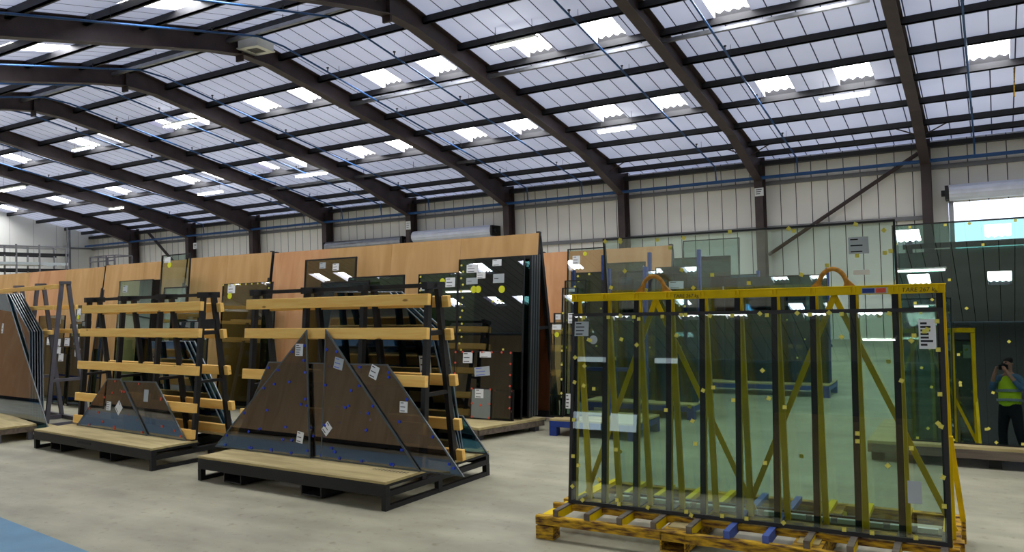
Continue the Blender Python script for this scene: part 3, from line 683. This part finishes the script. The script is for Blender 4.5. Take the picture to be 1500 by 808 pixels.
# ------------------------------------------------------------------ far-left grey rack, its sheets and the low platform
RG = R(-20)
GO = Vector((-14.0, 7.0, 0))
t = thing('glass_rack', 'grey steel A-shaped rack with ochre timber rails at far left', 'rack', (-11.06, 5.92, 0), R(-10))
for u in (-.0, -.95, -1.0*2+.1):
    m = MB(); m.beam((u, 0, .05), (u, .22, 1.98), .042, .05, (0,1,0)); m.beam((u, .52, .05), (u, .30, 1.98), .042, .05, (0,1,0)); m.box(u-.03,u+.03,.19,.33,1.96,2.0); m.box(u-.025,u+.025,-.03,.55,0,.06)
    m.box(u-.02,u+.02,.08,.46,.62,.66); m.build('upright_frame', M_grey, t)
for z in (1.93, 1.64, 1.30):
    v = .0+.114*(z-.05)
    o = MB().box(-3.4, -.03, -.02, .02, -.03, .03).build('timber_rail', M_wood, t, .003); o.location = (0, v-.045, z)
    if z < 1.9: o = MB().box(-1.3, .06, -.02, .02, -.03, .03).build('timber_rail', M_wood, t, .003); o.location = (0, .52-.114*(z-.05)+.045, z)
MB().beam((-3.2,-.02,.03),(.0,-.02,.03), .05, .05).build('base_bar', M_grey, t); MB().beam((-3.2,.54,.03),(.0,.54,.03), .05, .05).build('base_bar', M_grey, t)
MB().box(-3.2,1.15,-.42,-.04,.06,.09).build('deck_board', M_deck, t)
def gl4(u, v, z): return Vector((-11.06, 5.92, 0)) + Vector((u*math.cos(R(-10))-v*math.sin(R(-10)), u*math.sin(R(-10))+v*math.cos(R(-10)), z))
for k in range(7):
    pl = [(-2.9,0),(1.10,0),(-1.16,1.785),(-2.9,1.785)] if k == 0 else [(-2.9,0),(.30,0),(-.12,1.235),(-1.16,1.785),(-2.9,1.785)]
    unit('blue sheet with long sloping edge at the front of the far-left stack' if k == 0 else 'blue sheet with clipped corner inside the far-left stack', gl4(0, -.33+.032*k, .092), R(-10), R(6.5), pl, .012, G_blue, M_edged if k else M_edgeg, .012,
         name='glass_sheet', group=None if k == 0 else 'sheets stacked on the far-left rack', labels=[(-1.12,1.28,.07,.14,0,[M_paper,M_ink],3)] if k == 0 else [])
t = thing('low_platform', 'low timber-topped steel platform at the lower left edge', 'platform', (-10.42, 4.95, 0), R(-14))
MB().box(-1.8, 0, 0, .46, .165, .19).build('deck', M_deck, t, .003); MB().box(-1.8, 0, .0, .04, .10, .163).build('front_beam', M_oldwood, t); MB().box(-1.8, 0, .42, .46, .10, .163).build('rear_beam', M_oldwood, t); MB().box(-.04,0,.04,.42,.10,.163).build('end_beam', M_oldwood, t)
for u in (-.09, -1.7):
    for v in (0, .37): MB().box(u, u+.08, v, v+.08, 0, .163).build('leg', M_grey, t)

# ------------------------------------------------------------------ plywood-clad stillages across the hall
def plystillage(x0, x1, Y, ztop, label, mp=M_ply, sheet=1.2, rzz=0, half=.38, name='plywood_stillage', group=None, back=None):
    t = thing(name, label, 'stillage', (x0, Y, 0), rzz, group); w = x1-x0
    n = max(1, round(w/sheet)); d = w/n
    for k in range(n):
        for sgn in (-1, 1):
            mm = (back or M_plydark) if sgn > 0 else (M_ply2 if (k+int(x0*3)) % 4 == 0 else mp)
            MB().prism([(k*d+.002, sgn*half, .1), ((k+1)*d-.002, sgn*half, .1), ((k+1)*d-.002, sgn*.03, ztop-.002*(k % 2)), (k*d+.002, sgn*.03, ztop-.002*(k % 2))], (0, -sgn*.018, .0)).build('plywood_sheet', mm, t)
    for u in (.02, w-.02) + ((w/2,) if w > 3 else ()):
        m = MB(); m.beam((u,-half-.0,.0),(u,-.0,ztop+.015), .05, .05, (0,1,0)) if u in (.02, w-.02) else m.beam((u,-half+.07,.1),(u,-.02,ztop-.15), .05, .05, (0,1,0))
        m.beam((u,half-.05,.0),(u,.0,ztop-.05), .05, .05, (0,1,0)); m.box(u-.02,u+.02,-half*.5,half*.5,ztop*.5-.02,ztop*.5+.02); m.build('end_frame', M_black, t)
    MB().box(.02, w-.02, -half, -half+.05, .02, .1).build('base_beam', M_black, t); MB().box(.02, w-.02, half-.05, half, .02, .1).build('base_beam', M_black, t)
    return t
plystillage(-9.66, -4.88, 8.75, 2.40, 'tall plywood-faced A-frame stillage in the middle, its open end showing at right')
plystillage(-11.78, -9.72, 8.75, 2.42, 'plywood-faced stillage behind the gap between the two black racks')
plystillage(-14.17, -11.82, 8.75, 2.41, 'plywood-faced stillage behind the left black rack', M_ply)
plystillage(-19.4, -14.21, 8.75, 2.39, 'long plywood-faced stillage at the far left of the row', M_ply)
plystillage(-6.10, -3.95, 11.0, 2.28, 'short plywood-faced stillage standing farther back right of the row', M_ply2)
# plywood racks behind the camera, seen mirrored in the tinted panes
plystillage(-13.4, -8.2, -1.9, 2.5, 'plywood-faced stillage across the walkway, mirrored in the grey panes', M_card, back=M_card)
plystillage(-19.2, -13.7, -2.4, 2.5, 'second plywood-faced stillage across the walkway, behind the camera', M_card, back=M_card)
plystillage(-31.0, -19.6, -3.6, 2.5, 'longest plywood-faced stillage across the walkway, far behind the camera', M_card, back=M_card)
plystillage(-24, -16.5, 0, 2.5, 'plywood-faced stillage set crosswise at the far left, mirrored in the blue stack', M_card, back=M_card, rzz=R(90))
bpy.data.objects['plywood_stillage.%03d' % (sum(1 for o in COL.objects if o.name.startswith('plywood_stillage'))-1)].location = (-26, -1.5, 0)
plystillage(-2.7, -.75, -3.2, 1.6, 'low plywood-faced stillage left of the photographer', M_card, back=M_card)
plystillage(.9, 5.2, -3.0, 1.5, 'low plywood-faced stillage right of the photographer', M_card, back=M_card)

# deck under the middle stack
t = thing('timber_stillage', 'low angled timber deck on grey legs under the middle glass stack', 'stillage', (-4.97, 7.36, 0), 0)
MB().prism([(0,0,.125),(.33,.955,.125),(-1.75,.965,.125),(-1.75,.62,.125),(-1.47,.52,.125)], (0,0,.025)).build('deck', M_deck, t)
MB().beam((-1.47,.535,.092),(-.02,.025,.092), .04, .064).build('front_beam', M_oldwood, t); MB().beam((-.02,.03,.092),(.31,.93,.092), .04, .064).build('end_beam', M_oldwood, t)
for u, v in ((-.12,.06),(-1.4,.54),(.17,.82),(-1.7,.86)): MB().box(u, u+.09, v, v+.09, 0, .124).build('leg', M_grey, t)

def lean_unit(label, px0, px1, ptop, Y, zb, gl, ed=None, ew=.012, th=.024, lean=5.5, pads=(), labels=(), dots=(), group=None, rz=0, kind=None, **kw):
    a = at(px0, ptop, Y); b = at(px1, ptop, Y); h = (a.z+b.z)/2 - zb; w = b.x-a.x
    h = h/math.cos(R(lean))
    pl = rect(w, h)
    pd = [(k, s*w, q*h) for k, s, q in pads]
    lb = [(s*w, q*h, *r) for s, q, *r in labels]; dt = [(s*w, q*h, *r) for s, q, *r in dots]
    return unit(label, (a.x, Y-h*math.sin(R(lean)), zb), rz, R(lean), pl, th, gl, ed, ew, group=group, pads=pd, labels=lb, dots=dt, **kw)
WP = [M_paper, M_ink]; GP = [M_paperg, M_ink]
rg = random.Random(4)
YS = 8.2
eY = [('Y', .05+.03*(k % 2), .96-.042*k) for k in range(14)] + [('Y', .55,.72),('Y',.62,.725),('Y',.68,.72),('Y',.72,.42),('Y',.35,.2),('Y',.8,.12)]
lean_unit('tallest dark glass unit in the middle stack, with four white labels and yellow stickers', 672, 768, 377, YS, .16, G_dark, pads=eY,
          labels=[(.22,.935,.17,.10,0,WP,3),(.60,.965,.13,.08,0,WP,2),(.36,.89,.13,.08,0,WP,3),(.22,.855,.17,.08,0,GP,1),(.63,.865,.16,.11,0,GP,1)], dots=[(.25,.80,.045),(.32,.80,.045),(.68,.795,.045)])
for k in range(8):
    a = at(672, 377, YS)
    unit('dark glass unit in the middle stack showing only its black edge', (a.x+.15, YS-.04+.030*k, .16), 0, R(5.5), rect(.82, 1.95+.002*k), .024, G_dark, M_edgeg if k % 2 else M_edge, .02, group='units stacked behind the tallest middle unit')
lean_unit('dark glass unit with a white label, left of the tallest unit in the middle stack', 613, 671, 400, YS+.02, .16, G_dark, pads=[('Y',.06,.98-.05*k) for k in range(10)]+[('Y',.5,.8)], labels=[(.16,.90,.12,.08,0,WP,2),(.82,.93,.15,.12,0,WP,3)], dots=[(.62,.94,.04)])
eR = [('R', .02, .98-.16*k) for k in range(6)] + [('R', .98, .98-.16*k) for k in range(6)] + [('R', .15+.17*k, .985) for k in range(5)]
lean_unit('half-height dark pane with red pads and two labels in front of the middle stack', 666, 750, 514, YS-.22, .155, G_dark, pads=eR, labels=[(.24,.90,.14,.13,0,WP,3),(.55,.95,.16,.07,0,WP,2),(.50,.70,.22,.11,-.1,[M_paperg,M_blueink],3)])
lean_unit('small opaque grey pane with red pads at the foot of the middle stack', 690, 720, 568, YS-.27, .155, M_greyp, pads=[('R',.05,.97),('R',.95,.97),('R',.07,.5),('R',.93,.5),('R',.5,.45),('R',.08,.06),('R',.92,.06)], labels=[(.42,.82,.12,.11,0,WP,3)])
lean_unit('narrow dark pane with red pads beside the small grey pane', 722, 752, 570, YS-.25, .155, G_dark, pads=[('R',.9,.95),('R',.9,.3),('R',.1,.95)])
# leaning on the plywood row, left to right
lean_unit('bronze pane with two labels leaning high on the plywood behind the front rack', 447, 522, 378, 8.42, .02, G_olive, ew=.02, labels=[(.36,.955,.12,.09,0,GP,2),(.62,.94,.12,.10,0,WP,3)])
lean_unit('olive glass unit with a white label and yellow sticker between the two black racks', 326, 397, 414, 8.3, .02, G_olive, pads=[('Y',.02+.12*k,.99) for k in range(9)]+[('Y',.97,.95-.07*k) for k in range(12)], labels=[(.2,.955,.17,.13,0,WP,3)], dots=[(.17,.90,.05)], ew=.01)
lean_unit('pale grey pane standing behind the left black rack', 175, 224, 410, 8.3, .02, G_greenD, labels=[(.2,.93,.13,.12,0,GP,2)], ew=.01)
for k in range(5): lean_unit('dark pane edge stacked right of the pale grey pane behind the left rack', 205, 227+2*k, 410, 8.33+.03*k, .02, G_dark, group='dark panes beside the pale grey pane')
lean_unit('clear pane rising above the plywood behind the left rack', 237, 279, 372, 8.36, .02, G_clear, labels=[(.22,.965,.16,.10,0,WP,2)], dots=[(.3,.93,.05)], ew=.014)
lean_unit('greenish pane with white frame lines just below the clear tall pane', 240, 274, 420, 8.22, .02, G_greenD, ew=.02)
lean_unit('small pane with white label and yellow sticker near the right end of the left rack', 271, 291, 462, 8.1, .02, G_greenD, labels=[(.4,.93,.13,.16,0,WP,2)], dots=[(.35,.85,.045)])
lean_unit('bronze pane low behind the far-left rack', 57, 95, 462, 8.2, .02, G_olive, labels=[(.8,.93,.1,.1,0,WP,2)], ew=.01)
lean_unit('narrow pane with label and yellow sticker left of the left rack', 112, 126, 447, 8.2, .02, G_olive, labels=[(.35,.93,.11,.12,0,WP,2)], dots=[(.3,.87,.04)])
lean_unit('greenish pane with label and yellow sticker beside the left rack rails', 103, 122, 474, 8.1, .02, G_greenD, labels=[(.4,.93,.15,.16,0,WP,2)], dots=[(.35,.82,.04)])
names = ['first', 'second', 'third', 'fourth', 'fifth', 'sixth', 'seventh']
for k, (x0, x1, y) in enumerate(((66,80,493),(80,92,495),(92,106,494),(104,122,492),(78,94,508),(82,98,518),(104,124,510))):
    lean_unit('small labelled olive pane in the cluster seen through the far-left rack, %s by position' % names[k], x0, x1, y, 7.75-.05*k, .02, G_olive, labels=[(.5,.93,.15,.13,0,WP,2)], group='cluster of small labelled panes')
# upright dark glass at the right of the left rack and behind the front rack's left end
for k, (x0, x1, y) in enumerate(((120,140,470),(140,160,478))):
    lean_unit(['dark pane behind the left end of the left rack', 'second dark pane behind the left end of the left rack'][k], x0, x1-8, y, 7.6, .02, G_dark)
for k, (x0, x1, y) in enumerate(((250,300,455),(262,305,470))):
    lean_unit(['black tinted pane behind the right end of the left rack', 'lower black tinted pane behind the right end of the left rack'][k], x0, x1, y, 7.3-.15*k, .02, G_dark)
for k, (x0, x1, y) in enumerate(((510,592,404),(470,540,412),(540,590,420))):
    lean_unit(['dark pane with its top edge above the front rack ridge bar', 'dark teal pane behind the front rack, left of the clipped sheets', 'dark pane behind the clipped sheets of the front rack'][k], x0, x1, y, 8.05-.12*k, .02, [G_dark,G_blue,G_dark][k], ew=.02)
lean_unit('dark teal pane behind the left end of the front rack', 384, 402, 445, 7.9, .02, G_dark)

# ------------------------------------------------------------------ blue stillages behind the yellow rack
def bluestill(label, O, w, rz=0, d=.75, h=1.9):
    t = thing('blue_stillage', label, 'stillage', O, rz)
    MB().box(0, w, 0, .07, .10, .17).build('front_beam', M_blue, t, .004); MB().box(0, w, d-.07, d, .10, .17).build('rear_beam', M_blue, t, .004)
    for u in (0, w-.07): MB().box(u, u+.07, .07, d-.07, .10, .16).build('end_beam', M_blue, t)
    MB().box(.0, w, .0, d, .171, .19).build('deck', M_deck, t)
    for u in (0, w-.09):
        for v in (.0, d-.09): MB().box(u, u+.09, v, v+.09, 0, .10).build('leg', M_blue, t)
    for u in (.06, w/2, w-.06):
        m = MB(); m.beam((u,.47,.17),(u,.62,h), .045, .05, (0,1,0)); m.build('upright', M_blue, t)
    MB().box(.02, w-.02, .52, .56, .70, .74).build('cross_bar', M_blue, t)
    return t
bluestill('blue steel stillage with pale deck left of the yellow rack', (-4.42, 8.0, 0), 1.05)
lean_unit('tall clear pane with label left of the yellow rack, tallest on the blue stillage', 831, 886, 363, 8.55, .19, G_clear, ew=.01, labels=[(.25,.93,.10,.10,0,WP,3)], dots=[(.48,.965,.025)], pads=[('Y',.3,.83),('Y',.6,.84),('Y',.32,.8)])
lean_unit('medium clear pane with small label on the blue stillage', 827, 858, 410, 8.45, .19, G_clear, ew=.012, labels=[(.35,.93,.08,.05,0,WP,2)], pads=[('Y',.5,.95),('Y',.12,.85),('Y',.1,.7),('Y',.12,.5)])
lean_unit('pane with square white label at mid height on the blue stillage', 823, 846, 421, 8.36, .19, G_clear, ew=.012, labels=[(.72,.76,.12,.12,0,WP,3),(.5,.12,.06,.17,0,WP,4)], pads=[('Y',.1,.8-.13*k) for k in range(6)])
lean_unit('low pane with wide label at the left end of the blue stillage', 806, 826, 472, 8.26, .19, G_green, ew=.012, labels=[(.5,.95,.12,.06,0,WP,1)], dots=[(.5,.87,.03)], pads=[('Y',.9,.7-.15*k) for k in range(4)])
lean_unit('low pane just behind the wide label pane on the blue stillage', 811, 828, 458, 8.33, .19, G_clear, ew=.012, labels=[(.4,.96,.07,.06,0,WP,1)])
bluestill('blue stillage at the far left, mirrored in the blue stack', (-20.5, 1.2, 0), 2.4, R(100))
bluestill('blue stillage behind the yellow rack, nearest to the plywood', (-4.75, 9.6, 0), 1.5, h=2.15)
bluestill('blue stillage behind the yellow rack, farthest to the right', (-4.3, 12.2, 0), 2.2)
for k, (x0, x1, y, g) in enumerate(((838,900,398,G_dark),(888,945,384,G_dark),(905,985,396,G_blue),(960,1022,390,G_dark))):
    lean_unit('dark pane seen through the yellow rack, %s from left on the near blue stillage' % names[k], x0, x1, y, 10.18-.06*k, .19, g, ew=.015, labels=[(.5,.86,.2,.10,0,GP,2)] if k % 2 else [], pads=[('Y',.3,.6),('Y',.6,.4),('Y',.7,.7)])
for k, (x0, x1, y, g) in enumerate(((1000,1083,350,G_clear),(985,1070,376,G_dark),(1040,1110,402,G_blue),(1060,1212,404,G_dark),(1090,1180,430,G_blue),(1100,1214,470,G_dark))):
    lean_unit('pane seen through the yellow rack, %s from back on the far blue stillage' % names[k], x0, x1, y, 12.80-.06*k, .19, g, ew=.015, labels=[(.4,.86,.2,.10,0,GP,2)] if k < 3 else [], pads=[('Y',.3,.6),('Y',.6,.4),('Y',.7,.7)])
# ------------------------------------------------------------------ the photographer (mirrored in the right-hand glass) and the camera
def skin(name, pts, edges, mt, parent, root=0, sub=2):
    me = bpy.data.meshes.new(name); me.from_pydata([p[:3] for p in pts], edges, []); me.materials.append(mt)
    o = bpy.data.objects.new(name, me); COL.objects.link(o); o.parent = parent
    s = o.modifiers.new('skin', 'SKIN'); s.use_smooth_shade = True
    for i, p in enumerate(pts):
        d = me.skin_vertices[0].data[i]; rr = p[3]; d.radius = (rr, rr) if not isinstance(rr, tuple) else rr; d.use_root = (i == root)
    b = o.modifiers.new('sub', 'SUBSURF'); b.levels = sub; b.render_levels = sub
    return o
M_skin = mat('skin', (196,142,116), .6, 0, .05, 20); M_hair = mat('dark_hair', (34,26,22), .8, 0, .3, 60)
M_vest = mat('hi_vis_yellow', (200,232,30), .7, 0, .05, 10); M_reflect = mat('reflective_band', (150,160,160), .4, .3)
M_shirt = mat('blue_shirt', (92,124,150), .8, 0, .1, 20); M_trou = mat('black_trousers', (18,20,24), .85, 0, .2, 20)
pt = thing('person', 'person in yellow hi-vis vest and black trousers photographing, mirrored in the right-hand glass', 'person', (-fw.x*.25, -fw.y*.25, 0), YAW)
# body: one continuous surface, local +y is the way they look
B = [(0,0,.96,(.15,.11)),(0,0,1.12,(.145,.10)),(0,-.01,1.30,(.165,.115)),(0,-.01,1.42,(.12,.09)),(0,0,1.50,.055),(0,.02,1.57,(.07,.085)),(0,.03,1.65,(.078,.095)),(0,.02,1.71,(.06,.075)),
     (-.10,0,.90,.09),(-.13,.03,.50,.062),(-.14,.0,.10,.045),(-.15,.12,.035,.04),
     (.10,0,.90,.09),(.16,.05,.50,.062),(.21,-.03,.10,.045),(.24,.09,.035,.04),
     (-.19,0,1.40,.055),(-.27,.08,1.20,.045),(-.14,.20,1.42,.034),(-.10,.22,1.50,.03),
     (.19,0,1.40,.055),(.27,.08,1.20,.045),(.14,.20,1.42,.034),(.10,.22,1.50,.03)]
E_ = [(0,1),(1,2),(2,3),(3,4),(4,5),(5,6),(6,7),(0,8),(8,9),(9,10),(10,11),(0,12),(12,13),(13,14),(14,15),(3,16),(16,17),(17,18),(18,19),(3,20),(20,21),(21,22),(22,23)]
for s, w in ((-1, 19), (1, 23)):
    for k in range(4):
        i = len(B); x = s*(.095-.006*k); z = 1.525+.018*k
        B += [(x, .235, z, .010), (x-s*.02, .262, z+.004, .009), (x-s*.045, .255-.003*k, z+.004, .008)]; E_ += [(w, i), (i, i+1), (i+1, i+2)]
    i = len(B); B += [(s*.085,.205,1.52,.011),(s*.06,.20,1.545,.009)]; E_ += [(w, i), (i, i+1)]
skin('body', B, E_, M_skin, pt)
skin('nose', [(0,.115,1.66,.013),(0,.135,1.635,.016)], [(0,1)], M_skin, pt, 0, 1)
for s in (-1, 1): skin('ear', [(s*.08,.02,1.665,(.012,.02)),(s*.085,.01,1.635,(.01,.015))], [(0,1)], M_skin, pt, 0, 1)
for s in (-1, 1): MB().cyl((s*.03,.108,1.672),(s*.03,.121,1.672),.011,10).build('eye', M_ink, pt)
MB().box(-.022,.022,.108,.118,1.592,1.600).build('mouth', mat('lips', (150,90,80), .6), pt)
skin('hair', [(0,-.02,1.66,(.088,.095)),(0,.01,1.725,(.084,.098)),(0,.03,1.755,(.06,.07))], [(0,1),(1,2)], M_hair, pt)
skin('trousers', [(0,0,1.05,(.165,.125)),(0,0,.90,(.16,.12)),(-.105,0,.82,.105),(-.13,.03,.50,.08),(-.14,0,.14,.066),(.105,0,.82,.105),(.16,.05,.50,.08),(.21,-.03,.14,.066)], [(0,1),(1,2),(2,3),(3,4),(1,5),(5,6),(6,7)], M_trou, pt)
skin('shirt', [(0,0,1.02,(.16,.12)),(0,-.01,1.30,(.172,.122)),(0,-.01,1.43,(.12,.092)),(-.19,0,1.40,.066),(-.27,.08,1.20,.056),(-.17,.17,1.36,.044),(.19,0,1.40,.066),(.27,.08,1.20,.056),(.17,.17,1.36,.044)], [(0,1),(1,2),(2,3),(3,4),(4,5),(2,6),(6,7),(7,8)], M_shirt, pt)
v = skin('safety_vest', [(0,0,.84,(.205,.155)),(0,0,1.08,(.195,.145)),(0,-.01,1.28,(.20,.15)),(0,-.01,1.42,(.17,.12)),(0,-.005,1.47,(.10,.08))], [(0,1),(1,2),(2,3),(3,4)], M_vest, pt)
for z in (1.02, 1.18):
    m = MB(); n = 24
    vs = [(a*math.cos(2*math.pi*k/n), b*math.sin(2*math.pi*k/n)-.003, z+dz) for dz in (-.022,.022) for a, b in ((.215,.165),) for k in range(n)]
    m.add(vs, [(k,(k+1) % n,n+(k+1) % n,n+k) for k in range(n)], 0, True); m.build('reflective_band', M_reflect, v)
for s in (-1, 1): skin('boot', [((-.14 if s < 0 else .21),(-.02 if s < 0 else -.05),.07,.06),((-.145 if s < 0 else .225),(.04 if s < 0 else .01),.05,.055),((-.155 if s < 0 else .245),(.15 if s < 0 else .12),.04,.042)], [(0,1),(1,2)], M_black, pt)
ct = thing('camera', 'black camera held up to the face of the mirrored photographer', 'camera', (-fw.x*.09, -fw.y*.09, 1.585), YAW)
MB().box(-.07,.07,-.045,.01,-.045,.045).build('camera_body', M_black, ct, .008); MB().cyl((0,.01,.0),(0,.06,.0),.036,20).build('lens', M_black, ct); MB().box(-.025,.025,-.045,.0,.045,.065).build('viewfinder', M_black, ct, .004)

# ------------------------------------------------------------------ daylight
w = bpy.data.worlds.new('sky'); SC.world = w; w.use_nodes = True
bg = w.node_tree.nodes['Background']; bg.inputs[0].default_value = (.72,.83,1.08,1); bg.inputs[1].default_value = 3.2
SC.view_settings.view_transform = 'Standard'; SC.view_settings.look = 'None'; SC.view_settings.exposure = 0; SC.view_settings.gamma = 1; SC.view_settings.use_curve_mapping = False
cy = SC.cycles
cy.max_bounces = 12; cy.diffuse_bounces = 4; cy.glossy_bounces = 5; cy.transmission_bounces = 4; cy.transparent_max_bounces = 32
cy.use_denoising = True; cy.caustics_reflective = False; cy.caustics_refractive = False; cy.sample_clamp_indirect = 6
